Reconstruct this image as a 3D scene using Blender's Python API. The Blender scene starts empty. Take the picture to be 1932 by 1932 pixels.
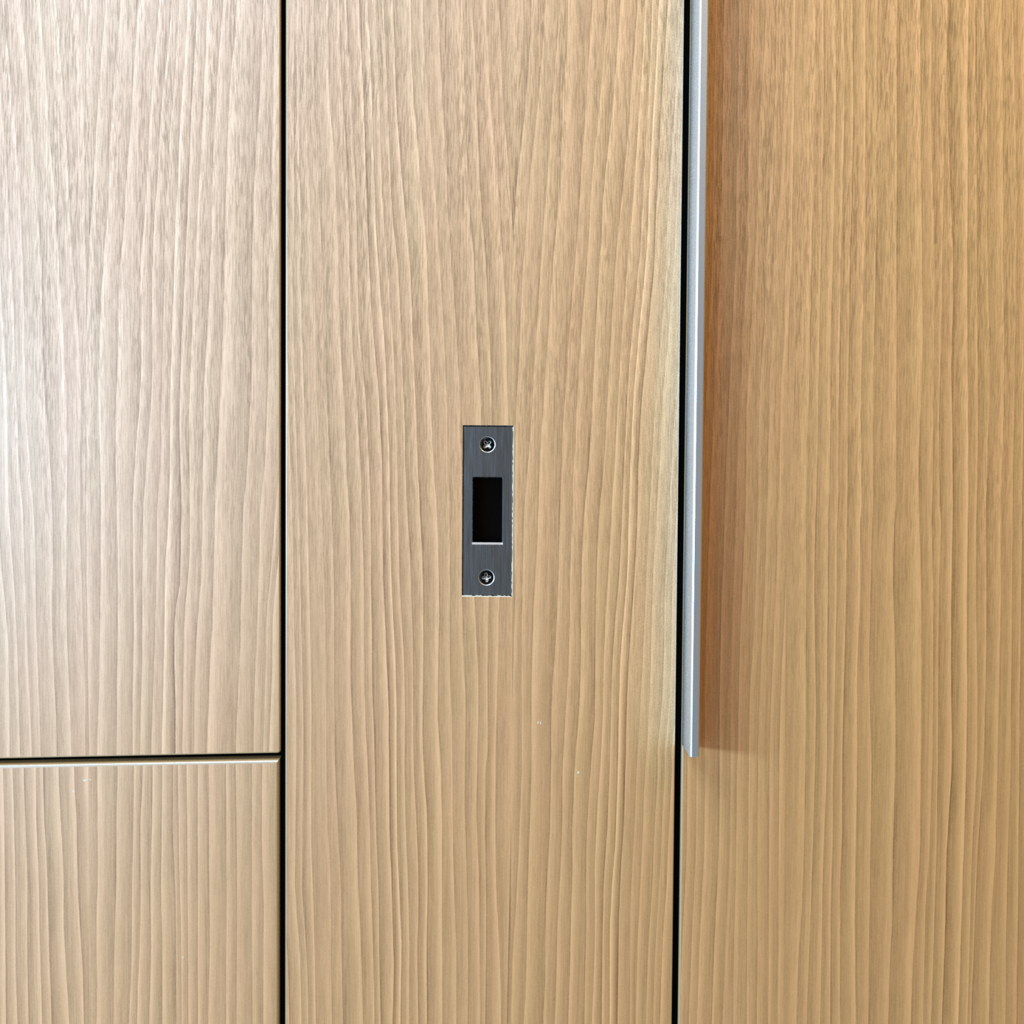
import bpy, bmesh, math, random
import numpy as np
from mathutils import Vector, Matrix

random.seed(7)
S = bpy.context.scene
COL = S.collection

# ------------------------------------------------------------------ camera
PX = 1932.0                       # the photograph is 1932 x 1932
D, F_PX, Z0 = 0.579, 2070.0, 1.05  # camera distance from the panels, focal length in pixels, camera height
PITCH, ROLL = math.radians(1.85), math.radians(0.42)
_f = Vector((0, math.cos(PITCH), -math.sin(PITCH)))
_r0 = Vector((1, 0, 0)); _u0 = Vector((0, math.sin(PITCH), math.cos(PITCH)))
_r = _r0 * math.cos(ROLL) + _u0 * math.sin(ROLL)
_u = _u0 * math.cos(ROLL) - _r0 * math.sin(ROLL)
CAM = Vector((0, -D, Z0))
cam_data = bpy.data.cameras.new('camera')
cam_data.sensor_width = 36.0
cam_data.lens = 36.0 * F_PX / PX
cam_data.clip_start = 0.01
cam = bpy.data.objects.new('camera', cam_data)
cam.matrix_world = Matrix(((_r.x, _u.x, -_f.x, CAM.x), (_r.y, _u.y, -_f.y, CAM.y), (_r.z, _u.z, -_f.z, CAM.z), (0, 0, 0, 1)))
COL.objects.link(cam)
S.camera = cam

# ------------------------------------------------------------------ light and exposure
S.view_settings.view_transform = 'Standard'
S.view_settings.look = 'None'
S.view_settings.exposure = 0.05
S.view_settings.gamma = 1.0
S.view_settings.use_curve_mapping = False
S.cycles.use_denoising = False
S.cycles.blur_glossy = 0.2
S.cycles.sample_clamp_indirect = 3.0

world = bpy.data.worlds.new('room_light'); S.world = world
world.use_nodes = True
wb = world.node_tree.nodes['Background']
wb.inputs['Color'].default_value = (1.0, 0.60, 0.20, 1)
wb.inputs['Strength'].default_value = 0.205

def area(name, loc, aim, sx, sy, power, color):
    l = bpy.data.lights.new(name, 'AREA'); l.shape = 'RECTANGLE'; l.size = sx; l.size_y = sy
    l.energy = power; l.color = color
    o = bpy.data.objects.new(name, l); o.location = loc
    o.rotation_euler = (Vector(aim) - Vector(loc)).to_track_quat('-Z', 'Y').to_euler()
    COL.objects.link(o); return o


# cool daylight from a window to the left, cool ceiling panels, warm lamps, added fills
COOL, WARM = (0.415, 0.69, 1.0), (1.0, 0.645, 0.28)
area('window_daylight', (-2.25, -1.75, Z0 + 0.20), (0, 0, Z0), 1.15, 0.26, 84.0, COOL)
area('ceiling_panel_far', (-0.75, -2.20, Z0 + 1.35), (-0.6, -1.4, Z0 - 0.6), 0.9, 0.6, 13.0, COOL)
area('fill_low_left', (-1.4, -2.0, Z0 - 0.60), (0, 0, Z0), 0.8, 0.6, 4.0, COOL)  # added fill, no known window: sheen on the lower left fronts
area('ceiling_panel', (-0.9, -1.2, Z0 + 1.45), (-0.7, -0.6, Z0 - 0.6), 0.9, 0.6, 31.0, COOL)
area('fill_behind', (-0.8, -2.3, Z0 - 0.05), (0, 0, Z0), 0.7, 0.7, 3.0, COOL)  # added fill behind the camera, lifts the sheen of the centre panel
area('warm_ceiling_lamp', (0.9, -1.3, Z0 + 1.40), (0.6, -0.5, Z0 - 0.3), 0.8, 0.8, 9.0, WARM)
area('warm_downlight', (-0.62, -0.80, Z0 + 1.45), (-0.30, -0.15, Z0), 0.16, 0.16, 3.6, WARM)

# ------------------------------------------------------------------ pixel to world helper
def P(px, py, y=0.0):
    d = _f + _r * ((px - PX / 2) / F_PX) - _u * ((py - PX / 2) / F_PX)
    return CAM + d * ((y - CAM.y) / d.y)

# the left-hand fronts stand a touch out of line with the rest: their plane turns about their right-hand edge
TILT = {'on': False, 'x': 0.0, 'a': math.radians(1.4)}
def PXZ(px, py, y=0.0):
    """where the sight line through a pixel meets the panel plane: (distance along the panel, height)"""
    if not TILT['on']:
        p = P(px, py, y); return (p.x, p.z)
    d = P(px, py) - CAM
    n = Vector((-math.sin(TILT['a']), -math.cos(TILT['a']), 0)); o = Vector((TILT['x'], 0, 0))
    p = CAM + d * ((o - CAM).dot(n) / d.dot(n))
    return (TILT['x'] + (p.x - TILT['x']) / math.cos(TILT['a']), p.z)
def tilt_matrix():
    o = Vector((TILT['x'], 0, 0))
    return Matrix.Translation(o) @ Matrix.Rotation(-TILT['a'], 4, 'Z') @ Matrix.Translation(-o)

# ------------------------------------------------------------------ materials
def new_mat(name):
    m = bpy.data.materials.new(name); m.use_nodes = True
    nt = m.node_tree; b = nt.nodes['Principled BSDF']
    return m, nt, b

def N(nt, typ, **kw):
    n = nt.nodes.new(typ)
    for k, v in kw.items(): setattr(n, k, v)
    return n

def math_node(nt, op, a, b=None, c=None, clamp=False):
    n = nt.nodes.new('ShaderNodeMath'); n.operation = op; n.use_clamp = clamp
    for i, v in enumerate((a, b, c)):
        if v is None: continue
        if isinstance(v, (int, float)): n.inputs[i].default_value = v
        else: nt.links.new(v, n.inputs[i])
    return n.outputs[0]

def scaled_noise(nt, coord, sx, sz, detail=2.0, rough=0.5, off=0.0, sy=1.0):
    mp = N(nt, 'ShaderNodeMapping'); mp.inputs['Scale'].default_value = (sx, sy, sz)
    mp.inputs['Location'].default_value = (off, off * 1.7, off * 0.6)
    nt.links.new(coord, mp.inputs['Vector'])
    n = N(nt, 'ShaderNodeTexNoise'); n.inputs['Scale'].default_value = 1.0
    n.inputs['Detail'].default_value = detail; n.inputs['Roughness'].default_value = rough
    nt.links.new(mp.outputs[0], n.inputs['Vector'])
    return n.outputs['Fac']

def ramp(nt, fac, stops, interp='LINEAR'):
    r = N(nt, 'ShaderNodeValToRGB'); r.color_ramp.interpolation = interp
    el = r.color_ramp.elements
    while len(el) > 1: el.remove(el[-1])
    el[0].position, c = stops[0][0], stops[0][1]
    el[0].color = c if isinstance(c, tuple) else (c, c, c, 1)
    for p, c in stops[1:]:
        e = el.new(p); e.color = c if isinstance(c, tuple) else (c, c, c, 1)
    nt.links.new(fac, r.inputs[0]); return r.outputs[0]

def map_range(nt, v, a, b, c, d):
    n = N(nt, 'ShaderNodeMapRange'); n.clamp = True
    nt.links.new(v, n.inputs[0])
    for i, x in enumerate((a, b, c, d)): n.inputs[1 + i].default_value = x
    return n.outputs[0]

WOOD = (0.640, 0.306, 0.084)

RING_GAIN, SHEEN, PORE = 1.48, 0.90, 0.44
def wood_material(name='wood_laminate'):
    m, nt, b = new_mat(name)
    uv = N(nt, 'ShaderNodeUVMap'); uv.uv_map = 'grain'
    tc = N(nt, 'ShaderNodeTexCoord').outputs['Object']
    sep = N(nt, 'ShaderNodeSeparateXYZ'); nt.links.new(uv.outputs[0], sep.inputs[0])
    # growth rings: a sharp edge at every whole number, then a slow fade
    wob = scaled_noise(nt, tc, 500, 60, 3.0, 0.65, 3.1)
    u = math_node(nt, 'ADD', sep.outputs[0], math_node(nt, 'MULTIPLY', math_node(nt, 'SUBTRACT', wob, 0.5), 0.07))
    fr = math_node(nt, 'FRACT', u)
    prof = ramp(nt, fr, [(0.0, 0.86), (0.06, 1.00), (0.20, 0.84), (0.36, 0.66), (0.60, 0.51), (0.86, 0.42), (0.95, 0.34), (1.0, 0.20)])
    st = N(nt, 'ShaderNodeAttribute'); st.attribute_name = 'ring_strength'
    # stands in for light: pores drawn stronger towards the top, rings towards the bottom
    oz = N(nt, 'ShaderNodeSeparateXYZ'); nt.links.new(tc, oz.inputs[0])
    up = map_range(nt, oz.outputs[2], 0.89, 1.20, 0.0, 1.0)
    gain = math_node(nt, 'MULTIPLY', st.outputs['Fac'], math_node(nt, 'SUBTRACT', RING_GAIN, math_node(nt, 'MULTIPLY', up, 0.30)))
    ring = math_node(nt, 'ADD', 0.56, math_node(nt, 'MULTIPLY', math_node(nt, 'SUBTRACT', prof, 0.58), gain))
    # finer bands inside each ring, following the rings
    cmb = N(nt, 'ShaderNodeCombineXYZ')
    nt.links.new(sep.outputs[0], cmb.inputs[0]); nt.links.new(sep.outputs[1], cmb.inputs[2])
    fine = scaled_noise(nt, cmb.outputs[0], 4.0, 2.2, 4.0, 0.68, 0.7)
    v = math_node(nt, 'ADD', ring, math_node(nt, 'MULTIPLY', math_node(nt, 'SUBTRACT', fine, 0.5), 0.80))
    # straight fibre streaks, fine grit and short pores, running along the board
    streak = scaled_noise(nt, tc, 1500, 20, 2.5, 0.65, 5.0)
    v = math_node(nt, 'ADD', v, math_node(nt, 'MULTIPLY', math_node(nt, 'SUBTRACT', streak, 0.5), 0.85))
    grit = scaled_noise(nt, tc, 2600, 900, 1.0, 0.5, 21.0)
    v = math_node(nt, 'ADD', v, math_node(nt, 'MULTIPLY', math_node(nt, 'SUBTRACT', grit, 0.5), 0.50))
    p1 = map_range(nt, scaled_noise(nt, tc, 2100, 115, 1.0, 0.5, 9.0), 0.51, 0.60, 0.0, 1.0)
    p2 = map_range(nt, scaled_noise(nt, tc, 1700, 70, 1.0, 0.5, 31.0), 0.57, 0.66, 0.0, 1.0)
    cloud = scaled_noise(nt, tc, 160, 9, 2.0, 0.5, 1.0)
    pore = math_node(nt, 'MULTIPLY', math_node(nt, 'MAXIMUM', p1, p2), map_range(nt, cloud, 0.30, 0.65, 0.45, 1.0))
    # light and dark of the print dull the sheen as much as the colour
    shade = N(nt, 'ShaderNodeMapRange'); shade.clamp = False
    nt.links.new(v, shade.inputs[0])
    for i_, x_ in enumerate((0.0, 1.0, 0.66, 1.24)): shade.inputs[1 + i_].default_value = x_
    m_ = math_node(nt, 'MULTIPLY', shade.outputs[0], math_node(nt, 'SUBTRACT', math_node(nt, 'ADD', 1.01, math_node(nt, 'MULTIPLY', up, 0.12)), math_node(nt, 'MULTIPLY', pore, math_node(nt, 'ADD', PORE * 0.22, math_node(nt, 'MULTIPLY', up, PORE * 0.78)))))
    # the darkest ring lines turn reddish, and the print drifts slowly between pink and olive
    drift = scaled_noise(nt, tc, 70, 9, 2.0, 0.5, 12.0)
    warm = N(nt, 'ShaderNodeMix'); warm.data_type = 'RGBA'
    nt.links.new(map_range(nt, drift, 0.3, 0.7, 0.0, 1.0), warm.inputs[0])
    warm.inputs[6].default_value = tuple(c * k for c, k in zip(WOOD, (0.985, 1.015, 0.99))) + (1,)
    warm.inputs[7].default_value = tuple(c * k for c, k in zip(WOOD, (1.015, 0.985, 1.01))) + (1,)
    red = N(nt, 'ShaderNodeMix'); red.data_type = 'RGBA'
    nt.links.new(map_range(nt, v, -0.35, 0.25, 0.85, 0.0), red.inputs[0])
    nt.links.new(warm.outputs[2], red.inputs[6]); red.inputs[7].default_value = (WOOD[0] * 0.80, WOOD[1] * 0.58, WOOD[2] * 0.45, 1)
    tint = N(nt, 'ShaderNodeVectorMath'); tint.operation = 'SCALE'
    nt.links.new(red.outputs[2], tint.inputs[0]); nt.links.new(m_, tint.inputs['Scale'])
    nt.links.new(tint.outputs[0], b.inputs['Base Color'])
    b.inputs['Roughness'].default_value = 0.50
    b.inputs['IOR'].default_value = 1.95
    nt.links.new(math_node(nt, 'MULTIPLY', m_, SHEEN), b.inputs['Specular IOR Level'])
    return m

def plain_material(name, color, rough, metallic=0.0, spec=0.5, ior=1.5):
    m, nt, b = new_mat(name)
    tc = N(nt, 'ShaderNodeTexCoord').outputs['Object']
    n = scaled_noise(nt, tc, 400, 400, 2.0, 0.5, 2.0, 400)
    mix = N(nt, 'ShaderNodeMix'); mix.data_type = 'RGBA'
    nt.links.new(n, mix.inputs[0])
    mix.inputs[6].default_value = tuple(c * 0.93 for c in color) + (1,)
    mix.inputs[7].default_value = tuple(min(1, c * 1.07) for c in color) + (1,)
    nt.links.new(mix.outputs[2], b.inputs['Base Color'])
    b.inputs['Roughness'].default_value = rough; b.inputs['Metallic'].default_value = metallic; b.inputs['IOR'].default_value = ior
    b.inputs['Specular IOR Level'].default_value = spec
    return m

def aluminium_material():
    m, nt, b = new_mat('anodised_aluminium')
    tc = N(nt, 'ShaderNodeTexCoord').outputs['Object']
    b.inputs['Metallic'].default_value = 0.93
    g = scaled_noise(nt, tc, 2600, 2600, 2.0, 0.6, 1.0, 2600)
    mix = N(nt, 'ShaderNodeMix'); mix.data_type = 'RGBA'; nt.links.new(g, mix.inputs[0])
    mix.inputs[6].default_value = (0.66, 0.74, 0.83, 1); mix.inputs[7].default_value = (0.80, 0.89, 0.98, 1)
    nt.links.new(mix.outputs[2], b.inputs['Base Color'])
    b.inputs['Roughness'].default_value = 0.38
    bump = N(nt, 'ShaderNodeBump'); bump.inputs['Strength'].default_value = 0.06; bump.inputs['Distance'].default_value = 0.0001
    nt.links.new(g, bump.inputs['Height']); nt.links.new(bump.outputs[0], b.inputs['Normal'])
    return m

def brushed_material():
    m, nt, b = new_mat('brushed_gunmetal')
    tc = N(nt, 'ShaderNodeTexCoord').outputs['Object']
    b.inputs['Metallic'].default_value = 1.0
    g = scaled_noise(nt, tc, 3500, 60, 3.0, 0.6, 1.0)
    mix = N(nt, 'ShaderNodeMix'); mix.data_type = 'RGBA'; nt.links.new(g, mix.inputs[0])
    mix.inputs[6].default_value = (0.19, 0.21, 0.225, 1); mix.inputs[7].default_value = (0.27, 0.295, 0.315, 1)
    nt.links.new(mix.outputs[2], b.inputs['Base Color'])
    nt.links.new(map_range(nt, g, 0.3, 0.7, 0.26, 0.40), b.inputs['Roughness'])
    return m

MAT = {
    'wood': wood_material(),
    'edge': plain_material('edge_banding', (0.50, 0.31, 0.12), 0.34, 0, 1.0, 2.0),
    'core': plain_material('bare_panel_core', (0.78, 0.70, 0.54), 0.7, 0, 0.3),
    'alu': aluminium_material(),
    'steel': brushed_material(),
    'bright': plain_material('bright_rim', (0.82, 0.85, 0.88), 0.38, 1.0),
    'screw': plain_material('black_nickel', (0.030, 0.032, 0.036), 0.22, 1.0),
    'box': plain_material('black_plastic', (0.0015, 0.0018, 0.003), 0.30, 0, 0.15),
    'carcass': plain_material('carcass_shade_black', (0.006, 0.005, 0.004), 0.85, 0, 0.1),  # board coloured near black to keep the gaps in shade
    'shade_strip': plain_material('gap_shade_black', (0.0012, 0.0012, 0.0012), 0.95, 0, 0.02),  # near-black stand-in for the shade inside the gaps
    'floor': plain_material('grey_floor', (0.32, 0.29, 0.26), 0.5),
    'chip': plain_material('bare_chip', (0.80, 0.76, 0.66), 0.35),
}

# ------------------------------------------------------------------ object helpers
def mesh_obj(name, bm, mat, parent=None, smooth=False):
    if TILT['on']: bmesh.ops.transform(bm, matrix=tilt_matrix(), verts=bm.verts)
    me = bpy.data.meshes.new(name); bm.to_mesh(me); bm.free()
    for m in (mat if isinstance(mat, (list, tuple)) else [mat]): me.materials.append(m)
    if smooth:
        for p in me.polygons: p.use_smooth = True
    o = bpy.data.objects.new(name, me); COL.objects.link(o)
    if parent:
        o.parent = parent; o.matrix_parent_inverse = parent.matrix_world.inverted()
    return o

def thing(name, label, cat, loc, group=None):
    o = bpy.data.objects.new(name, None); COL.objects.link(o)
    o.location = loc; o.empty_display_size = 0.05
    o['label'] = label; o['category'] = cat
    if group: o['group'] = group
    bpy.context.view_layer.update()
    return o

def add_box(bm, x0, x1, y0, y1, z0, z1):
    v = [bm.verts.new(c) for c in ((x0, y0, z0), (x1, y0, z0), (x1, y1, z0), (x0, y1, z0), (x0, y0, z1), (x1, y0, z1), (x1, y1, z1), (x0, y1, z1))]
    for f in ((0, 1, 2, 3), (7, 6, 5, 4), (0, 4, 5, 1), (1, 5, 6, 2), (2, 6, 7, 3), (3, 7, 4, 0)):
        bm.faces.new([v[i] for i in f])

def inset_outline(pts, ins):
    """pts counter-clockwise in (x, z); ins = inset distance of edge i (pts[i] -> pts[i+1])"""
    n = len(pts); out = []
    for i in range(n):
        a, b, c = Vector(pts[i - 1]), Vector(pts[i]), Vector(pts[(i + 1) % n])
        d1, d2 = (b - a).normalized(), (c - b).normalized()
        n1, n2 = Vector((-d1.y, d1.x)), Vector((-d2.y, d2.x))
        w1, w2 = ins[i - 1], ins[i]
        cr = d1.x * d2.y - d1.y * d2.x
        p1, p2 = b + n1 * w1, b + n2 * w2
        if abs(cr) < 1e-5: out.append((p1 + p2) / 2)
        else:
            t = ((p2.x - p1.x) * d2.y - (p2.y - p1.y) * d2.x) / cr
            out.append(p1 + d1 * t)
    return [(p.x, p.y) for p in out]

# ------------------------------------------------------------------ the growth rings traced from the photograph
# each ring: (kind, dark, [(crop, pts)]); a crop is (x origin, y origin, scale)
CR = {
    'a1': (0, 0, 3.578), 'a2': (0, 480, 3.578), 'a3': (0, 960, 3.578), 'a4': (0, 1440, 3.578),
    'b1': (530, 0, 4.025), 'b2': (530, 480, 4.025), 'b3': (530, 960, 4.025), 'b4': (530, 1440, 3.927),
    'r1': (910, 0, 4.025), 'r2': (910, 480, 4.025), 'r3': (910, 960, 4.025), 'r4': (910, 1440, 3.927),
    'e1': (1320, 0, 3.157), 'e2': (1320, 480, 3.157), 'e3': (1280, 960, 2.963), 'e4': (1270, 1440, 2.918),
}
def T(s):
    """'a1 35 0 40 200 / a2 150 0' -> list of world (x, z), top to bottom"""
    out = []
    for seg in s.split('/'):
        w = seg.split(); x0, y0, k = CR[w[0]]
        v = [float(q) for q in w[1:]]
        for i in range(0, len(v), 2):
            out.append((y0 + v[i + 1] / k, x0 + v[i] / k))
    out.sort()
    return [(PXZ(x, y)) for y, x in out]

RINGS = {
 'upper': {
  'split': (163, 160, 'V'),
  'R': [
   ('a3 0 280 20 480 40 700 55 900 62 1200 65 1600', 0),
   ('a2 0 150 15 350 30 600 45 900 50 1200 58 1600 / a3 60 0 80 300 100 560 112 860 125 1200 135 1600', 0),
   ('a1 0 600 20 850 35 1050 55 1350 70 1700 / a2 90 300 100 600 110 900 120 1200 130 1500 / a3 155 0 165 350 175 650 185 900 195 1200 215 1600', 0),
   ('a1 35 0 40 200 60 420 80 600 100 830 115 1050 130 1300 145 1600 / a2 150 0 160 300 165 600 167 800 180 1100 195 1350 215 1600 / a3 230 0 240 400 245 800 255 1050 265 1300 275 1600', 0),
   ('a1 140 0 160 200 185 450 205 750 220 950 240 1250 270 1600 / a2 280 0 285 300 288 700 300 950 320 1150 335 1350 350 1600 / a3 355 0 357 400 352 800 365 1150 380 1400 382 1600', 0),
   ('a1 270 0 280 180 305 450 325 750 345 1030 365 1250 385 1600 / a2 395 0 412 250 425 500 440 800 450 1200 455 1500 / a3 450 0 448 500 450 850 465 1150 475 1400 480 1600', 0),
   ('a1 370 0 400 220 420 500 440 750 455 1050 470 1400 485 1700 / a2 510 250 530 550 545 900 545 1250 540 1600 / a3 540 100 548 400 558 700 568 1000 578 1300 595 1600', 0),
   ('a1 520 0 545 250 560 600 570 1000 575 1700 / a2 590 300 600 1700', 0),
  ],
  'L': [
   ('a1 715 0 700 200 680 400 655 800 640 1050 620 1350 600 1717 / a2 588 400 580 700 580 1000 585 1300 580 1717 / a3 585 500 590 800 600 1600', 0),
   ('a1 815 0 800 200 775 500 755 750 740 1000 735 1250 715 1600 / a2 700 0 685 250 670 600 662 900 668 1200 680 1500 / a3 680 0 680 500 672 900 670 1200 655 1600', 0),
   ('a1 935 0 920 250 900 500 885 800 870 1000 850 1250 835 1550 / a2 815 0 800 300 795 700 782 1000 780 1400 / a3 785 0 795 350 795 800 790 1200 785 1600', 0),
   ('a1 1075 0 1060 200 1040 450 1025 650 1010 850 1000 1050 985 1300 970 1600 / a2 947 0 950 400 955 700 945 1000 925 1200 905 1500 / a3 895 0 900 500 905 800 895 1200 895 1600', 0),
   ('a1 1160 0 1140 250 1110 550 1085 750 1075 1000 1060 1250 1040 1500 / a2 1030 0 1025 300 1030 700 1020 1000 1000 1250 975 1600 / a3 965 0 962 500 960 1000 950 1300 945 1600', 0),
   ('a1 1215 0 1200 200 1180 500 1160 750 1145 950 1130 1200 1115 1500 / a2 1110 0 1105 400 1095 800 1090 1100 1085 1400 / a3 1060 0 1055 500 1045 900 1035 1200 1020 1600', 0.3),
   ('a3 1140 0 1115 400 1110 800 1100 1300 1090 1600', 0),
   ('a1 1330 0 1315 350 1290 770 1275 1200 1255 1700 / a2 1235 350 1220 700 1210 1100 1215 1400 / a3 1225 0 1215 500 1180 700 1175 1000 1185 1300 1185 1600', 0.7),
   ('a1 1400 0 1375 700 1340 1300 / a2 1320 0 1300 450 1285 800 1275 1100 1280 1700 / a3 1285 0 1275 400 1245 700 1240 1000 1230 1600', 0),
   ('a1 1510 0 1485 250 1470 500 1440 1000 1425 1700 / a2 1420 0 1400 500 1375 900 1370 1300 1365 1717 / a3 1370 0 1355 500 1330 800 1315 1100 1310 1600', 0),
   ('a1 1600 0 1580 300 1550 600 1540 850 1530 1100 1520 1400 1515 1717 / a2 1510 400 1490 850 1475 1200 1460 1500 / a3 1450 0 1440 500 1430 800 1415 1100 1395 1600', 0.2),
   ('a1 1780 0 1765 300 1755 600 1740 850 1725 1050 1710 1350 1702 1717 / a2 1700 400 1695 900 1680 1200 1665 1500 / a3 1640 0 1630 500 1622 900 1605 1300 1590 1600', 0),
   ('a1 1850 400 1830 1600 / a2 1815 0 1810 800 1790 1400 / a3 1755 0 1750 350 1735 800 1720 1200 1710 1600', 0),
   ('a3 1860 0 1830 400 1800 700 1795 1100 1775 1600', 0),
  ]},
 'lower': {
  'split': (163, 168, 'V'),
  'R': [
   ('a4 20 50 30 400 35 1000 40 1700', 0), ('a4 85 50 95 400 105 800 105 1400 120 1750', 0.2),
   ('a4 160 50 175 450 185 800 185 1300 195 1750', 0.3), ('a4 240 50 245 400 262 750 270 1200 285 1750', 0.2),
   ('a4 290 50 300 400 320 750 328 1200 350 1750', 0.2), ('a4 395 50 415 450 430 750 432 1150 450 1450 468 1750', 0),
   ('a4 500 50 520 450 525 850 545 1150 558 1400 568 1750', 0.2)],
  'L': [
   ('a4 655 50 660 500 660 850 650 1000 655 1500 650 1750', 0), ('a4 795 50 785 400 785 800 775 1100 770 1400 765 1750', 0),
   ('a4 905 50 900 400 892 750 890 1100 885 1450 870 1750', 0), ('a4 965 50 945 450 950 800 945 1200 930 1500 925 1750', 0),
   ('a4 1030 50 1025 450 1015 850 1020 1200 1015 1500 1005 1750', 0.2), ('a4 1095 50 1090 500 1085 900 1095 1200 1095 1750', 0),
   ('a4 1170 50 1165 450 1185 900 1190 1400 1190 1750', 0.4), ('a4 1200 50 1210 700 1220 1100 1225 1500', 0),
   ('a4 1260 50 1265 800 1270 1300', 0), ('a4 1335 50 1335 700 1335 1750', 0), ('a4 1410 50 1410 700 1415 1200 1405 1750', 0),
   ('a4 1525 50 1530 900 1525 1700', 0), ('a4 1590 50 1600 700 1600 1100 1595 1750', 0), ('a4 1700 50 1705 1750', 0),
   ('a4 1770 50 1765 500 1780 1000 1775 1750', 0)]},
 'centre': {
  'split': (972, 963, 'V'),
  'R': [
   ('b1 100 0 95 1000 105 1932 / b2 80 100 90 300 100 700 110 1000 112 1300 125 1600 / b3 138 0 148 500 155 900 165 1300 172 1700 / b4 165 0 160 500 155 900 180 1250 195 1500 205 1932', 0),
   ('b3 203 0 215 600 222 1000 232 1500 / b4 225 0 225 600 240 1000 250 1400 260 1932', 0),
   ('b1 195 0 190 400 190 800 205 1150 215 1400 225 1600 238 1932 / b2 258 350 268 700 275 1000 285 1300 300 1600 / b3 312 0 328 500 340 900 345 1300 345 1900 / b4 345 450 365 800 373 1100 372 1500 380 1932', 0),
   ('b3 385 0 405 600 405 1200 410 1932 / b4 420 450 445 900 450 1400 460 1932', 0),
   ('b1 360 0 358 500 370 800 395 1050 412 1300 425 1600 / b2 435 0 445 400 455 750 478 1050 490 1350 500 1650 / b3 520 0 532 500 530 900 530 1300 545 1700 / b4 540 0 565 400 570 850 585 1150 600 1500 608 1932', 0),
   ('b1 440 0 445 350 465 700 490 1000 503 1250 515 1600 / b2 522 0 530 400 548 750 575 1050 588 1300 605 1600 / b3 615 0 630 500 630 900 635 1300 645 1700 / b4 645 0 660 500 668 900 680 1250 690 1600 695 1932', 0),
   ('b1 495 0 505 300 525 600 545 950 560 1250 570 1500 / b2 578 0 590 500 610 750 640 1050 660 1350 670 1650 / b3 682 0 685 500 690 1000 692 1350 708 1700 / b4 695 0 705 500 725 950 728 1350 740 1932', 0.2),
   ('b1 590 0 605 300 620 550 635 850 640 1100 650 1400 655 1650 / b2 668 0 690 450 720 800 745 1050 755 1300 770 1600 / b3 772 0 775 500 795 900 805 1200 820 1500 / b4 803 0 805 500 820 850 830 1200 838 1500 828 1932', 1.3),
   ('b1 655 0 675 350 685 600 695 900 700 1100 710 1400 720 1700 / b2 735 0 765 400 790 700 805 1050 820 1400 / b3 830 0 835 450 855 850 870 1150 880 1500 / b4 857 0 862 600 880 1000 895 1350 885 1932', 0.2),
   ('b1 715 0 735 500 750 800 755 1100 765 1400 780 1700 / b2 805 0 840 450 855 750 870 1050 880 1400 / b3 890 0 900 500 918 850 935 1150 942 1500 / b4 917 0 925 500 945 950 952 1300 950 1932', 0.2),
   ('b1 780 0 800 500 810 800 825 1200 840 1500 860 1800 / b2 885 0 910 500 925 900 940 1200 945 1550 / b3 958 0 980 350 990 650 1002 950 1005 1250 / b4 982 0 1003 400 1018 800 1020 1100 1010 1400 1020 1932', 0.3),
   ('b1 850 0 865 400 875 750 895 1050 920 1350 945 1650 / b2 975 0 995 400 1010 800 1025 1150 1035 1500 / b3 1055 0 1075 350 1082 800 1082 1200 1075 1600 / b4 1055 0 1085 400 1088 900 1080 1300 1082 1932', 0.1),
   ('b1 985 0 990 400 1005 700 1030 1000 1055 1300 1080 1600 / b2 1110 0 1120 400 1135 800 1142 1200 1160 1600 / b3 1185 0 1198 400 1203 800 1195 1200 1190 1600 / b4 1185 0 1195 500 1192 900 1195 1300 1197 1932', 0),
   ('b1 1080 0 1085 350 1110 700 1135 1000 1160 1250 1180 1550 / b2 1205 0 1230 450 1250 850 1262 1150 1270 1500 / b3 1280 0 1285 500 1283 1000 1285 1300 1298 1600 / b4 1270 0 1275 600 1290 1100 1300 1400 1300 1932', 0),
   ('b1 1195 0 1210 400 1230 800 1245 1100 1260 1350 1270 1650 / b2 1290 0 1325 450 1345 800 1360 1100 1365 1400 / b3 1375 0 1372 500 1380 850 1390 1150 1405 1450 / b4 1365 0 1362 400 1375 750 1385 1150 1388 1500 1385 1932', 0.1),
   ('b1 1380 0 1390 400 1405 900 1415 1300 1435 1650 / b2 1465 0 1480 400 1500 800 1525 1150 / b3 1470 700 1480 900 1500 1200 1500 1600 / b4 1455 0 1450 400 1465 800 1478 1932', 0),
   ('b1 1450 0 1475 450 1490 800 1500 1150 1515 1450 1540 1800 / r2 25 0 40 350 60 750 75 1150 / r3 45 900 40 1300 45 1800 / r4 25 0 20 500 30 1000 22 1932', 0.1),
   ('r1 30 0 45 400 60 800 85 1050 110 1300 130 1600 150 1932 / r2 155 50 175 400 185 800 200 1250 / r3 128 700 122 1000 115 1300 105 1700 / r4 98 0 98 600 105 1000 125 1300 135 1600 138 1932', 0),
   ('r1 130 0 145 500 165 900 195 1200 220 1550 240 1900 / r2 262 300 290 1200 / r4 180 1932', 0.1),
  ],
  'L': [
   ('r1 375 0 360 400 320 850 290 1150 260 1400 245 1700 / r2 225 300 190 1200 / r4 170 1932', 0.1),
   ('r1 480 0 460 300 430 700 400 1000 370 1250 340 1600 320 1932 / r2 310 50 295 400 280 800 255 1150 / r3 240 100 250 700 225 1500 / r4 215 0 205 600 190 1932', 0),
   ('r1 590 0 565 350 530 750 510 1100 495 1400 470 1650 450 1932 / r2 445 50 425 400 405 700 385 1000 370 1300 345 1600 / r3 320 0 308 400 300 800 298 1300 300 1932 / r4 275 500 260 850 240 1200 220 1500 212 1932', 0),
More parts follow.
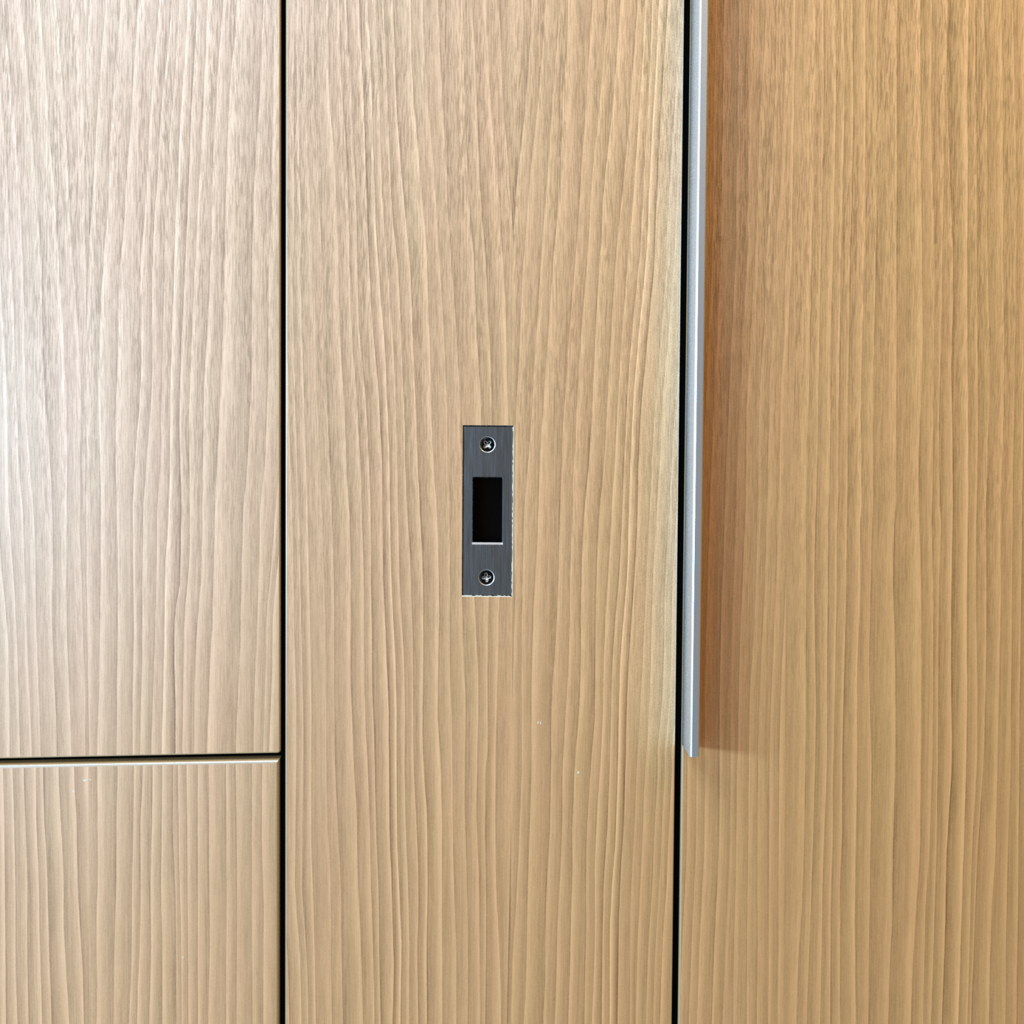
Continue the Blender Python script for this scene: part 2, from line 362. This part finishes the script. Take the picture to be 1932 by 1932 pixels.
   ('r1 650 100 640 350 610 800 600 1200 585 1500 550 1850 / r2 540 0 515 400 490 750 465 1100 445 1400 430 1700 / r3 425 0 410 400 385 800 375 1200 372 1600 / r4 365 0 350 500 335 900 330 1300 320 1700 305 1932', 0.1),
   ('r1 835 0 815 350 790 700 770 1050 745 1400 730 1700 710 1932 / r2 705 50 685 300 655 650 635 1000 612 1300 600 1700 / r3 590 0 580 500 570 800 550 1100 530 1350 522 1600 / r4 510 0 500 500 475 950 465 1300 465 1600 450 1932', 0),
   ('r1 950 0 935 250 905 650 870 1000 835 1300 815 1650 800 1932 / r2 795 50 770 350 745 700 720 1050 708 1400 690 1700 / r3 685 0 668 450 665 800 655 1200 635 1500 / r4 595 0 590 500 575 850 555 1200 548 1600 535 1932', 0),
   ('r1 1050 0 1030 300 1000 700 970 1000 940 1250 915 1550 895 1932 / r2 890 50 870 400 850 800 835 1150 815 1500 790 1800 / r3 775 0 755 400 745 800 748 1250 730 1600 / r4 685 0 665 500 668 800 655 1200 645 1600 635 1932', 0.1),
   ('r1 1180 0 1155 350 1130 700 1105 1050 1070 1400 1040 1700 1015 1932 / r2 1010 50 990 400 965 850 945 1200 925 1600 / r3 890 0 870 400 860 800 858 1200 855 1600 / r4 805 0 770 550 768 900 770 1200 760 1600 755 1932', 0.1),
   ('r3 985 0 955 500 935 800 920 1200 915 1600 / r4 875 0 850 400 830 800 835 1200 825 1600 810 1932', 0.2),
   ('r1 1290 0 1270 600 1245 1000 1225 1350 1200 1932 / r2 1190 50 1150 450 1110 900 1090 1300 1075 1600 / r3 1065 0 1040 500 1005 900 985 1200 975 1600 / r4 945 0 925 500 900 850 890 1300 885 1932', 0.2),
   ('r3 1115 0 1100 500 1065 900 1045 1200 1035 1600 / r4 1005 0 985 600 960 900 945 1200 942 1932', 0.2),
   ('r1 1410 0 1380 450 1355 850 1340 1200 1320 1600 1310 1900 / r2 1310 50 1270 450 1235 850 1200 1200 1185 1600 / r3 1180 0 1160 450 1135 800 1110 1200 1095 1500 1090 1900 / r4 1060 0 1050 400 1025 800 1010 1200 1005 1600 1000 1932', 1.2),
   ('r1 1500 250 1470 700 1440 1100 1415 1500 1400 1932 / r2 1400 100 1360 600 1325 1000 1300 1300 1280 1800 / r3 1255 300 1240 650 1220 1100 1200 1500 / r4 1145 0 1120 600 1100 1000 1090 1932', 0.1),
   ('r1 1510 1000 1480 1400 1460 1932 / r2 1440 250 1400 750 1370 1050 1355 1400 1325 1932 / r3 1300 400 1285 900 1275 1300 1250 1800 / r4 1205 0 1185 600 1165 1000 1150 1300 1135 1932', 0),
   ('r2 1490 800 1440 1500 1420 1932 / r3 1390 500 1380 1000 1370 1400 1335 1932 / r4 1290 0 1275 500 1260 900 1235 1250 1220 1600 1212 1932', 0),
  ]},
 'door': {
  'split': (1490, 1478, 'A'),
  'L': [
   ('e2 280 0 255 500 235 1000 220 1300 / e3 315 150 300 600 290 1000 290 1300 / e4 315 100 310 500 285 1000 270 1436', 0),
   ('e3 258 0 250 400 245 1200 / e4 265 100 255 500 240 900 215 1300', 0),
   ('e1 400 0 380 400 360 700 350 1000 345 1300 330 1515 / e2 305 500 280 900 275 1515 / e3 360 400 345 700 335 1100 335 1300 / e4 350 100 345 600 335 1000 330 1436', 0),
   ('e1 460 0 455 400 440 800 415 1200 400 1515 / e2 385 450 360 750 350 1100 345 1515 / e3 435 400 425 650 400 1000 395 1300 / e4 418 0 410 600 405 1436', 0),
   ('e1 515 0 510 500 485 1000 460 1400 / e2 440 100 435 500 415 800 408 1200 405 1515 / e3 495 0 485 350 470 700 455 1000 445 1400 / e4 468 0 465 500 465 1000 460 1436', 0),
  ],
  'R': [
   ('e1 570 0 560 700 548 1515 / e2 540 150 530 400 515 800 500 1200 490 1515 / e3 582 400 590 800 595 1100 600 1422 / e4 612 0 600 400 590 700 575 1100 570 1436', 0),
   ('e1 690 0 690 500 680 1000 668 1515 / e2 660 400 652 800 640 1100 635 1515 / e3 712 0 715 400 712 700 715 1000 710 1422 / e4 728 50 720 500 710 800 690 1100 680 1436', 0),
   ('e1 735 0 740 500 735 1000 722 1515 / e2 712 500 705 1000 695 1515 / e3 765 0 760 400 765 800 770 1100 765 1422 / e4 768 500 755 900 745 1150 735 1436', 0),
   ('e1 808 0 815 600 805 1000 795 1515 / e2 780 500 780 1000 770 1515 / e3 838 0 835 500 832 900 830 1422 / e4 825 600 820 900 810 1436', 0),
   ('e1 855 0 865 500 855 1000 842 1515 / e2 835 500 828 1000 825 1515 / e3 888 0 885 500 875 1000 865 1422 / e4 877 500 868 700 865 1436', 0.1),
   ('e1 910 0 915 600 908 1100 895 1515 / e2 890 500 882 1000 880 1515 / e3 942 0 937 500 925 1000 915 1422 / e4 930 400 918 700 920 1436', 0.1),
   ('e1 985 0 990 700 985 1515 / e2 970 500 960 900 965 1515 / e3 1018 0 1015 500 1000 900 1000 1422 / e4 1005 500 1000 900 1008 1436', 0),
   ('e1 1055 300 1055 800 1050 1515 / e2 1040 500 1032 900 1035 1515 / e3 1085 0 1075 400 1065 900 1080 1422 / e4 1085 600 1080 1000 1075 1436', 0),
   ('e1 1175 0 1175 600 1175 1100 1172 1515 / e2 1172 500 1172 1000 1170 1515 / e3 1208 0 1200 400 1210 750 1213 1000 1213 1422 / e4 1210 500 1205 900 1190 1200 1185 1436', 0.1),
   ('e1 1315 0 1315 600 1320 1100 1325 1515 / e2 1330 500 1318 900 1305 1200 1305 1515 / e3 1345 0 1358 400 1360 900 1355 1422 / e4 1360 500 1340 800 1320 1100 1310 1436', 0),
   ('e1 1385 0 1380 600 1385 1000 1400 1400 / e2 1398 500 1392 900 1385 1515 / e3 1415 0 1425 500 1425 1000 1420 1422 / e4 1410 500 1390 800 1375 1436', 0),
   ('e2 1445 0 1440 500 1425 1000 1430 1515 / e3 1470 0 1455 500 1450 1422 / e4 1450 500 1420 1436', 0),
   ('e1 1470 0 1475 600 1490 1000 1510 1515 / e2 1510 300 1498 700 1505 1000 1510 1515 / e3 1535 0 1525 500 1525 1000 1530 1422 / e4 1505 500 1498 900 1480 1436', 0.9),
   ('e1 1595 500 1600 1000 1595 1515 / e2 1595 500 1600 1000 1600 1515 / e3 1620 0 1612 500 1615 1000 1610 1422 / e4 1600 500 1590 800 1570 1436', 0.2),
   ('e1 1640 0 1650 1000 1650 1515 / e2 1655 500 1662 900 1655 1300 1650 1515 / e3 1665 0 1665 600 1672 1000 1670 1422 / e4 1645 500 1635 900 1620 1436', 0.2),
   ('e1 1690 0 1710 500 1715 1000 1715 1515 / e2 1725 500 1728 800 1715 1200 1705 1515 / e3 1722 500 1720 900 1705 1422 / e4 1675 500 1660 900 1640 1436', 0.1),
   ('e1 1800 0 1805 600 1808 1515 / e2 1815 500 1812 900 1795 1515 / e3 1803 500 1795 900 1785 1422 / e4 1775 500 1755 800 1745 1100 1740 1436', 0),
   ('e1 1868 0 1875 500 1888 1000 1890 1515 / e2 1880 500 1872 1000 1865 1515 / e3 1865 500 1858 1422 / e4 1843 500 1835 900 1830 1436', 0),
   ('e1 1935 0 / e2 1930 800 / e4 1905 0 1900 700 1890 1436', 0),
  ]},
}

def ring_lines(spec, z_rows, x_lo, x_hi, side):
    """ring positions per row for one side of the split, left to right, with dark strengths"""
    zt, zb = PXZ(966, 0)[1], PXZ(966, PX)[1]
    full, order = [], []
    for s, dark in spec:
        pts = T(s)
        z = np.array([p[1] for p in pts])[::-1]; x = np.array([p[0] for p in pts])[::-1]
        cover = (z[-1] - z[0])
        order.append([z, x, dark, cover])
    span = max(o[3] for o in order)
    X = []
    for z, x, dark, cover in order:
        xi = np.interp(z_rows, z, x)
        X.append([xi, dark, cover > 0.62 * span, z[0], z[-1]])
    # rings seen only over part of the height keep their place between their neighbours
    for i, r in enumerate(X):
        if r[2]: continue
        lo = next((X[j] for j in range(i - 1, -1, -1) if X[j][2]), None)
        hi = next((X[j] for j in range(i + 1, len(X)) if X[j][2]), None)
        if lo is None or hi is None:
            nb = hi if lo is None else lo
            for lim, msk in ((r[3], z_rows < r[3]), (r[4], z_rows > r[4])):
                off = np.interp(lim, z_rows, r[0]) - np.interp(lim, z_rows, nb[0])
                r[0] = np.where(msk, nb[0] + off, r[0])
            continue
        t = np.clip((r[0] - lo[0]) / np.maximum(hi[0] - lo[0], 1e-6), 0.08, 0.92)
        t0, t1 = np.interp(r[3], z_rows, t), np.interp(r[4], z_rows, t)
        t = np.where(z_rows < r[3], t0, np.where(z_rows > r[4], t1, t))
        r[0] = lo[0] + (hi[0] - lo[0]) * t
    rows = [r[0] for r in X]; darks = [r[1] for r in X]
    rnd = random.Random(len(spec) * 31 + int(side == 'L'))
    while rows[0].max() > x_lo - 0.01:
        rows.insert(0, rows[0] - rnd.uniform(0.003, 0.0085)); darks.insert(0, 0)
    while rows[-1].min() < x_hi + 0.01:
        rows.append(rows[-1] + rnd.uniform(0.003, 0.0085)); darks.append(0)
    A = np.array(rows)
    for i in range(1, len(A)): A[i] = np.maximum(A[i], A[i - 1] + 0.0004)
    return A, darks

def grain_face(bm, key, outline):
    """front face: one strip of quads per growth ring, so the rings run where the photograph has them"""
    spec = RINGS[key]
    xs = [p[0] for p in outline]; zs = [p[1] for p in outline]
    x0, x1, z0, z1 = min(xs), max(xs), min(zs), max(zs)
    zt, zb = PXZ(966, -60)[1], PXZ(966, PX + 60)[1]
    a, b = max(z0, zb), min(z1, zt)
    rows = list(np.linspace(a, b, max(2, int((b - a) / 0.010))))
    if z0 < a - 1e-6: rows = list(np.linspace(z0, a, 4)[:-1]) + rows
    if z1 > b + 1e-6: rows = rows + list(np.linspace(b, z1, 4)[1:])
    rows = np.array(rows)
    sx_top, sx_bot, form = spec['split']
    pt, pb = PXZ(sx_top, 0), PXZ(sx_bot, PX)
    split = np.interp(rows, [pb[1], pt[1]], [pb[0], pt[0]])
    uvl = bm.loops.layers.uv.new('grain'); fs = bm.faces.layers.float.new('ring_strength')
    parts = (('R', x0, None), ('L', None, x1)) if form == 'V' else (('L', x0, None), ('R', None, x1))
    for side, lo, hi in parts:
        lo_r = np.full_like(rows, lo) if lo is not None else split
        hi_r = np.full_like(rows, hi) if hi is not None else split
        A, darks = ring_lines(spec[side], rows, lo_r.min(), hi_r.max(), side)
        n = len(A)
        idx = np.arange(n, dtype=float)
        U = (n - idx) if side == 'R' else idx + 50.0      # rises away from the sharp side
        X = np.clip(A, lo_r, hi_r)
        UU = np.array([np.interp(X[:, j], A[:, j], U) for j in range(len(rows))]).T
        vv = [[bm.verts.new((X[i, j], 0.0, rows[j])) for j in range(len(rows))] for i in range(n)]
        rnd = random.Random(n * 17 + (3 if side == 'R' else 8))
        for i in range(n - 1):
            base = rnd.uniform(0.55, 1.15)
            dk = darks[i] if side == 'R' else darks[i + 1]
            for j in range(len(rows) - 1):
                if max(X[i + 1, j] - X[i, j], X[i + 1, j + 1] - X[i, j + 1]) < 1e-6: continue
                q = [(i, j), (i + 1, j), (i + 1, j + 1), (i, j + 1)]
                if X[i + 1, j] - X[i, j] < 1e-6: q.pop(1)
                elif X[i + 1, j + 1] - X[i, j + 1] < 1e-6: q.pop(2)
                f = bm.faces.new([vv[a_][b_] for a_, b_ in q])
                f[fs] = base + dk
                for l, (a_, b_) in zip(f.loops, q):
                    l[uvl].uv = (UU[a_, b_], rows[b_] * 10.0)
    bmesh.ops.remove_doubles(bm, verts=bm.verts, dist=1e-7)
    for i in range(len(outline)):                                   # trim to the outline
        p, q = Vector(outline[i]), Vector(outline[(i + 1) % len(outline)])
        d = (q - p).normalized()
        bmesh.ops.bisect_plane(bm, geom=bm.verts[:] + bm.edges[:] + bm.faces[:], dist=1e-7,
                               plane_co=(p.x, 0, p.y), plane_no=(d.y, 0, -d.x), clear_outer=True)

def cut_rect(bm, xa, xb, za, zb):
    for co, no in (((xa, 0, 0), (1, 0, 0)), ((xb, 0, 0), (1, 0, 0)), ((0, 0, za), (0, 0, 1)), ((0, 0, zb), (0, 0, 1))):
        bmesh.ops.bisect_plane(bm, geom=bm.verts[:] + bm.edges[:] + bm.faces[:], dist=1e-7, plane_co=co, plane_no=no)
    kill = [f for f in bm.faces if xa < f.calc_center_median().x < xb and za < f.calc_center_median().z < zb]
    bmesh.ops.delete(bm, geom=kill, context='FACES')

THICK = 0.018
def panel_parts(root, key, outline, ins, hole=None):
    """panel (printed face and back) and edge_band (rounded edge and sides)"""
    inner = inset_outline(outline, ins)
    bm = bmesh.new(); grain_face(bm, key, inner)
    if hole: cut_rect(bm, *hole)
    back = [bm.verts.new((p[0], THICK, p[1])) for p in outline]
    if not hole: bm.faces.new(back)
    face = mesh_obj('panel', bm, MAT['wood'], root)
    bm = bmesh.new()
    loops = []
    for k in range(8):                                              # quarter-round edge, then the side
        t = k / 7 * math.pi / 2
        pts = inset_outline(outline, [w * (1 - math.sin(t)) for w in ins])
        loops.append([bm.verts.new((p[0], (1 - math.cos(t)) * max(ins), p[1])) for p in pts])
    loops.append([bm.verts.new((p[0], THICK, p[1])) for p in outline])
    for a, b in zip(loops, loops[1:]):
        for i in range(len(a)):
            j = (i + 1) % len(a)
            bm.faces.new((a[i], a[j], b[j], b[i]))
    mesh_obj('edge_band', bm, MAT['edge'], root)
    return face

# ------------------------------------------------------------------ the setting
PXM = D / F_PX                                                       # metres per pixel on the panel plane
def struct(name, bm, mat):
    o = mesh_obj(name, bm, mat); o['kind'] = 'structure'; return o

YW = THICK + 0.0125
bm = bmesh.new(); add_box(bm, -0.60, 1.05, YW, YW + 0.03, 0.0, 0.935)
add_box(bm, -0.60, 1.05, YW, YW + 0.03, 1.095, 2.30)
xa, xb = PXZ(880, 960)[0], PXZ(960, 960)[0]
add_box(bm, -0.60, xa, YW, YW + 0.03, 0.935, 1.095); add_box(bm, xb, 1.05, YW, YW + 0.03, 0.935, 1.095)
add_box(bm, -0.60, 1.05, YW + 0.03, YW + 0.04, 0.0, 2.30)
struct('wall_back', bm, MAT['carcass'])
bm = bmesh.new(); add_box(bm, -3.0, 3.0, -3.5, 0.5, -0.05, 0.0)
struct('floor', bm, MAT['floor'])

# ------------------------------------------------------------------ panels
Z_TOP, Z_BOT = 2.28, 0.06
x_left_edge = (PXZ(527.5, 0)[0] + PXZ(530.0, 1400)[0]) / 2           # right edge of the left-hand fronts
x_low_edge = (PXZ(526.5, 1460)[0] + PXZ(526.0, 1932)[0]) / 2
x_c0 = (PXZ(538.6, 0)[0] + PXZ(537.8, 1932)[0]) / 2                 # centre panel
x_c1 = (PXZ(1292.3, 0)[0] + PXZ(1266.8, 1932)[0]) / 2
x_d0 = (PXZ(1304.0, 0)[0] + PXZ(1278.6, 1932)[0]) / 2               # right-hand door
X_OUT0, X_OUT1 = -0.56, 1.00
TILT['on'] = True; TILT['x'] = x_left_edge

def slanted(x, pa, pb):                                             # height of the slanted joint at x
    (xa, za), (xb, zb) = pa, pb
    return za + (zb - za) * (x - xa) / (xb - xa)

JU = (PXZ(0, 1431.5), PXZ(520, 1421.0))                              # lower edge of the upper front
JL = (PXZ(0, 1442.5), PXZ(520, 1433.0))                              # upper edge of the lower front
rr = 0.0012
o_up = [(X_OUT0, slanted(X_OUT0, *JU)), (x_left_edge - rr, slanted(x_left_edge - rr, *JU)),
        (x_left_edge - 0.3 * rr, slanted(x_left_edge, *JU) + 0.25 * rr), (x_left_edge, slanted(x_left_edge, *JU) + rr),
        (x_left_edge, Z_TOP), (X_OUT0, Z_TOP)]
t = thing('cabinet_door', 'tall pale wood-grain cabinet door above the horizontal joint', 'cabinet door', (x_left_edge, THICK, slanted(x_left_edge, *JU)))
panel_parts(t, 'upper', o_up, [0.0008] * 6)

o_lo = [(X_OUT0, Z_BOT), (x_low_edge, Z_BOT), (x_low_edge, slanted(x_low_edge, *JL)), (X_OUT0, slanted(X_OUT0, *JL))]
t = thing('drawer_front', 'wood-grain drawer front with bright top edge below the horizontal joint', 'drawer front', (x_low_edge, THICK, Z_BOT))
low_face = panel_parts(t, 'lower', o_lo, [0.001, 0.0015, 0.0020, 0.001])
low_root = t


# added near-black strip for the shade in the horizontal joint, set well back
bm = bmesh.new()
sj = [(X_OUT0, slanted(X_OUT0, *JL) + 0.0001), (x_left_edge - 0.001, slanted(x_left_edge - 0.001, *JL) + 0.0001),
      (x_left_edge - 0.001, slanted(x_left_edge - 0.001, *JU) - 0.0001), (X_OUT0, slanted(X_OUT0, *JU) - 0.0001)]
fa = [bm.verts.new((x, 0.0085, z)) for x, z in sj]; fb = [bm.verts.new((x, THICK, z)) for x, z in sj]
bm.faces.new(fa); bm.faces.new(fb[::-1])
for i in range(4): bm.faces.new((fa[i], fb[i], fb[(i + 1) % 4], fa[(i + 1) % 4]))
mesh_obj('gap_shade', bm, MAT['shade_strip'], low_root)

TILT['on'] = False

# strike plate pocket in the centre panel
hx0, hx1 = PXZ(872.0, 960)[0], PXZ(968.0, 960)[0]
hz1, hz0 = PXZ(920, 802.3)[1], PXZ(920, 1126.0)[1]
o_c = [(x_c0, Z_BOT), (x_c1, Z_BOT), (x_c1, Z_TOP), (x_c0, Z_TOP)]
t = thing('filler_panel', 'narrow wood-grain panel between the two dark gaps, holding the metal strike plate', 'panel', ((x_c0 + x_c1) / 2, THICK, Z_BOT))
panel_parts(t, 'centre', o_c, [0.0008, 0.0006, 0.0008, 0.0009], hole=(hx0, hx1, hz0, hz1))
centre_root = t
# raw core round the pocket: an irregular lip going into the panel
bm = bmesh.new()
rnd = random.Random(5)
def ring_pts(x0, x1, z0, z1, n=26, m=72):
    p = [(x0 + (x1 - x0) * i / n, z0, 'b') for i in range(n)] + [(x1, z0 + (z1 - z0) * i / m, 'r') for i in range(m)]
    p += [(x1 - (x1 - x0) * i / n, z1, 't') for i in range(n)] + [(x0, z1 - (z1 - z0) * i / m, 'l') for i in range(m)]
    return p
outer = ring_pts(hx0, hx1, hz0, hz1)
lipw = {'b': 0.00062, 'r': 0.00042, 't': 0.00012, 'l': 0.00010}
cx, cz = (hx0 + hx1) / 2, (hz0 + hz1) / 2
va, vb, vc = [], [], []
for x, z, s in outer:
    w = lipw[s] * rnd.uniform(0.45, 1.25)
    dx = {'r': -1, 'l': 1}.get(s, 0); dz = {'b': 1, 't': -1}.get(s, 0)
    if abs(x - hx0) < 1e-9 and s != 'l': dx = 0.2
    va.append(bm.verts.new((x, 0.0, z)))
    vb.append(bm.verts.new((x + dx * w, 0.00035, z + dz * w)))
    vc.append(bm.verts.new((x + dx * w, THICK, z + dz * w)))
for a, b in ((va, vb), (vb, vc)):
    for i in range(len(a)):
        j = (i + 1) % len(a); bm.faces.new((a[i], a[j], b[j], b[i]))
mesh_obj('pocket_lip', bm, MAT['core'], centre_root)

# right-hand door with its blade handle
o_d = [(x_d0, Z_BOT), (X_OUT1, Z_BOT), (X_OUT1, Z_TOP), (x_d0, Z_TOP)]
t = thing('wardrobe_door', 'warm honey wood-grain door with a long aluminium blade handle along its edge', 'wardrobe door', (x_d0, THICK, Z_BOT))
panel_parts(t, 'door', o_d, [0.001, 0.001, 0.001, 0.0012])
door_root = t

H_OUT = 0.0262                                                       # how far the blade stands out from the door
hz_bot = PXZ(1284, 1404.5)[1]
xl = x_d0 + 0.0002
th = 0.0047
prof = [(xl, 0.0), (xl, -H_OUT + 0.0012), (xl + 0.0003, -H_OUT + 0.0004), (xl + 0.0010, -H_OUT), (xl + th - 0.0006, -H_OUT), (xl + th, -H_OUT + 0.0006), (xl + th, 0.0)]
bm = bmesh.new()
lo = [bm.verts.new((x, y, hz_bot)) for x, y in prof]; hi = [bm.verts.new((x, y, 2.10)) for x, y in prof]
for i in range(len(prof)):
    j = (i + 1) % len(prof); bm.faces.new((lo[i], lo[j], hi[j], hi[i]))
bm.faces.new(lo[::-1]); bm.faces.new(hi)
h = mesh_obj('handle', bm, MAT['alu'], door_root)
h['label'] = 'silver anodised aluminium blade handle'


# black strips set back in the gaps, standing in for their shade
def shade_strip(parent, xa, xb, za, zb, y):
    bm = bmesh.new(); add_box(bm, xa, xb, y, THICK, za, zb)
    mesh_obj('gap_shade', bm, MAT['shade_strip'], parent)
shade_strip(centre_root, x_left_edge + 0.00005, x_c0 - 0.00005, Z_BOT, Z_TOP, 0.0022)
shade_strip(centre_root, x_c1 + 0.00005, x_d0 - 0.00005, Z_BOT, Z_TOP, 0.0018)

# small chips in the surface film
def chip(parent, px, py, w, hgt, ang):
    bm = bmesh.new()
    bmesh.ops.create_icosphere(bm, subdivisions=1, radius=0.5)
    x, z = PXZ(px, py)
    bmesh.ops.transform(bm, matrix=Matrix.Translation((x, 0.0, z)) @ Matrix.Rotation(ang, 4, 'Y') @ Matrix.Diagonal((w * PXM, 0.0001, hgt * PXM, 1)), verts=bm.verts)
    mesh_obj('surface_chip', bm, MAT['chip'], parent)
TILT['on'] = True
chip(low_root, 160, 1472.3, 8, 4.0, 0.1); chip(low_root, 170, 1471, 6, 1.5, 0.3)
chip(low_root, 138.5, 1493, 4, 5, 0.0); chip(low_root, 345, 1806, 3, 3, 0)
TILT['on'] = False
chip(centre_root, 1091, 1457.5, 4, 5, 0.0); chip(centre_root, 1015, 1363, 2.0, 6, 0.15); chip(centre_root, 1020, 1364, 2.0, 6, 0.0)

# ------------------------------------------------------------------ strike plate
def circle_pts(cx, cz, r, n, ph=0.0):
    return [(cx + r * math.cos(ph + 2 * math.pi * i / n), cz + r * math.sin(ph + 2 * math.pi * i / n)) for i in range(n)]
def rrect(x0, x1, z0, z1, r, n=4):
    out = []
    for cx, cz, a0 in ((x1 - r, z0 + r, -90), (x1 - r, z1 - r, 0), (x0 + r, z1 - r, 90), (x0 + r, z0 + r, 180)):
        for i in range(n + 1):
            a = math.radians(a0 + 90 * i / n); out.append((cx + r * math.cos(a), cz + r * math.sin(a)))
    return out
def loop(bm, pts, y): return [bm.verts.new((x, y, z)) for x, z in pts]
def close_edges(bm, vs): return [bm.edges.new((vs[i], vs[(i + 1) % len(vs)])) for i in range(len(vs))]
def bridge(bm, a, b):
    for i in range(len(a)):
        j = (i + 1) % len(a); bm.faces.new((a[i], a[j], b[j], b[i]))

YF = 0.0003                                                          # plate face, just below the panel face
px0, px1 = PXZ(873.8, 960)[0], PXZ(966.3, 960)[0]
pz1, pz0 = PXZ(920, 804.2)[1], PXZ(920, 1122.6)[1]
sx0, sx1 = PXZ(891.5, 960)[0], PXZ(948.2, 960)[0]
sz1, sz0 = PXZ(920, 900.5)[1], PXZ(920, 1026.5)[1]
plate_root = thing('strike_plate', 'dark brushed metal strike plate with a black bolt slot and two screws', 'strike plate', ((px0 + px1) / 2, YF + 0.002, pz0))
screws = [PXZ(919.5, 838.6), PXZ(917.6, 1089.6)]
R_CS = 15.2 * PXM
c = 0.00042
bm = bmesh.new()
o1 = loop(bm, rrect(px0 + c, px1 - c, pz0 + c, pz1 - c, 0.0005), YF)
s1 = loop(bm, rrect(sx0 - 0.00028, sx1 + 0.00028, sz0 - 0.00028, sz1 + 0.00028, 0.0003), YF)
cs = [loop(bm, circle_pts(x, z, R_CS, 40), YF) for x, z in screws]
edges = close_edges(bm, o1) + close_edges(bm, s1)
for k in cs: edges += close_edges(bm, k)
bmesh.ops.triangle_fill(bm, edges=edges, use_beauty=True, normal=(0, -1, 0))
o2 = loop(bm, rrect(px0, px1, pz0, pz1, 0.0006), YF + c); o3 = loop(bm, rrect(px0, px1, pz0, pz1, 0.0006), YF + 0.002)
bridge(bm, o1, o2); bridge(bm, o2, o3)
mesh_obj('plate', bm, MAT['steel'], plate_root)
bm = bmesh.new()                                                     # rim round the slot, its pale metal standing in for caught light
s0 = loop(bm, rrect(sx0 - 0.00028, sx1 + 0.00028, sz0 - 0.00028, sz1 + 0.00028, 0.0003), YF)
s2 = loop(bm, rrect(sx0 + 0.0001, sx1 - 0.0002, sz0 + 0.0008, sz1 - 0.0001, 0.0002), YF + 0.0008)
s3 = loop(bm, rrect(sx0 + 0.0001, sx1 - 0.0002, sz0 + 0.0008, sz1 - 0.0001, 0.0002), YF + 0.0022)
bridge(bm, s0, s2); bridge(bm, s2, s3)
mesh_obj('slot_rim', bm, MAT['bright'], plate_root)
bm = bmesh.new()                                                     # bolt box behind the slot, open at the front
b0 = loop(bm, rrect(sx0 - 0.0006, sx1 + 0.0006, sz0 - 0.0006, sz1 + 0.0006, 0.0003), YF + 0.0022)
b1 = loop(bm, rrect(sx0 - 0.0006, sx1 + 0.0006, sz0 - 0.0006, sz1 + 0.0006, 0.0003), YF + 0.020)
bridge(bm, b0, b1); bm.faces.new(b1)
mesh_obj('bolt_box', bm, MAT['box'], plate_root)

def cross_pts(cx, cz, arm, half, ang):
    """rounded Phillips cross outline"""
    out = []
    for k in range(4):
        a = ang + k * math.pi / 2
        ca, sa = math.cos(a), math.sin(a)
        loc = [(half * 1.25, -half * 1.25), (arm - half * 0.4, -half), (arm, -half * 0.45), (arm, half * 0.45), (arm - half * 0.4, half)]
        out += [(cx + u * ca - v * sa, cz + u * sa + v * ca) for u, v in loc]
    return out
for (x, z), ang in zip(screws, (math.radians(43), math.radians(8))):
    r_h = 12.6 * PXM
    yh = YF + 0.00025
    bm = bmesh.new()                                                 # countersunk head
    rim = loop(bm, circle_pts(x, z, r_h, 40), yh + 0.0001); top = loop(bm, circle_pts(x, z, r_h * 0.88, 40), yh)
    cro = loop(bm, cross_pts(x, z, 8.6 * PXM, 2.3 * PXM, ang), yh)
    e = close_edges(bm, top) + close_edges(bm, cro)
    bmesh.ops.triangle_fill(bm, edges=e, use_beauty=True, normal=(0, -1, 0))
    skirt = loop(bm, circle_pts(x, z, r_h * 0.9, 40), yh + 0.0016)
    bridge(bm, top, rim); bridge(bm, rim, skirt)
    sc = mesh_obj('screw', bm, MAT['screw'], plate_root)
    bm = bmesh.new()                                                 # cross recess: a bright lip, dark walls
    a = loop(bm, cross_pts(x, z, 8.8 * PXM, 2.5 * PXM, ang), yh - 0.00001)
    b = loop(bm, cross_pts(x, z, 7.7 * PXM, 1.6 * PXM, ang), yh + 0.00022)
    d = loop(bm, cross_pts(x, z, 6.0 * PXM, 1.2 * PXM, ang), yh + 0.0009)
    e = loop(bm, cross_pts(x, z, 2.2 * PXM, 0.9 * PXM, ang), yh + 0.0013)
    bridge(bm, a, b); n_lip = len(bm.faces)
    bridge(bm, b, d); bridge(bm, d, e); bm.faces.new(e)
    bm.faces.ensure_lookup_table()
    for f in bm.faces[n_lip:]: f.material_index = 1
    for f in bm.faces[-9:]: f.material_index = 0
    mesh_obj('cross_recess', bm, [MAT['bright'], MAT['screw']], sc)
    bm = bmesh.new()                                                 # bright countersink
    a = loop(bm, circle_pts(x, z, R_CS, 40), YF - 0.00004); a2 = loop(bm, circle_pts(x, z, 14.0 * PXM, 40), YF + 0.0001)
    b = loop(bm, circle_pts(x, z, r_h * 0.92, 40), YF + 0.0012)
    bridge(bm, a, a2); bridge(bm, a2, b)
    mesh_obj('countersink', bm, MAT['bright'], plate_root)

for m in bpy.data.meshes: m.update()
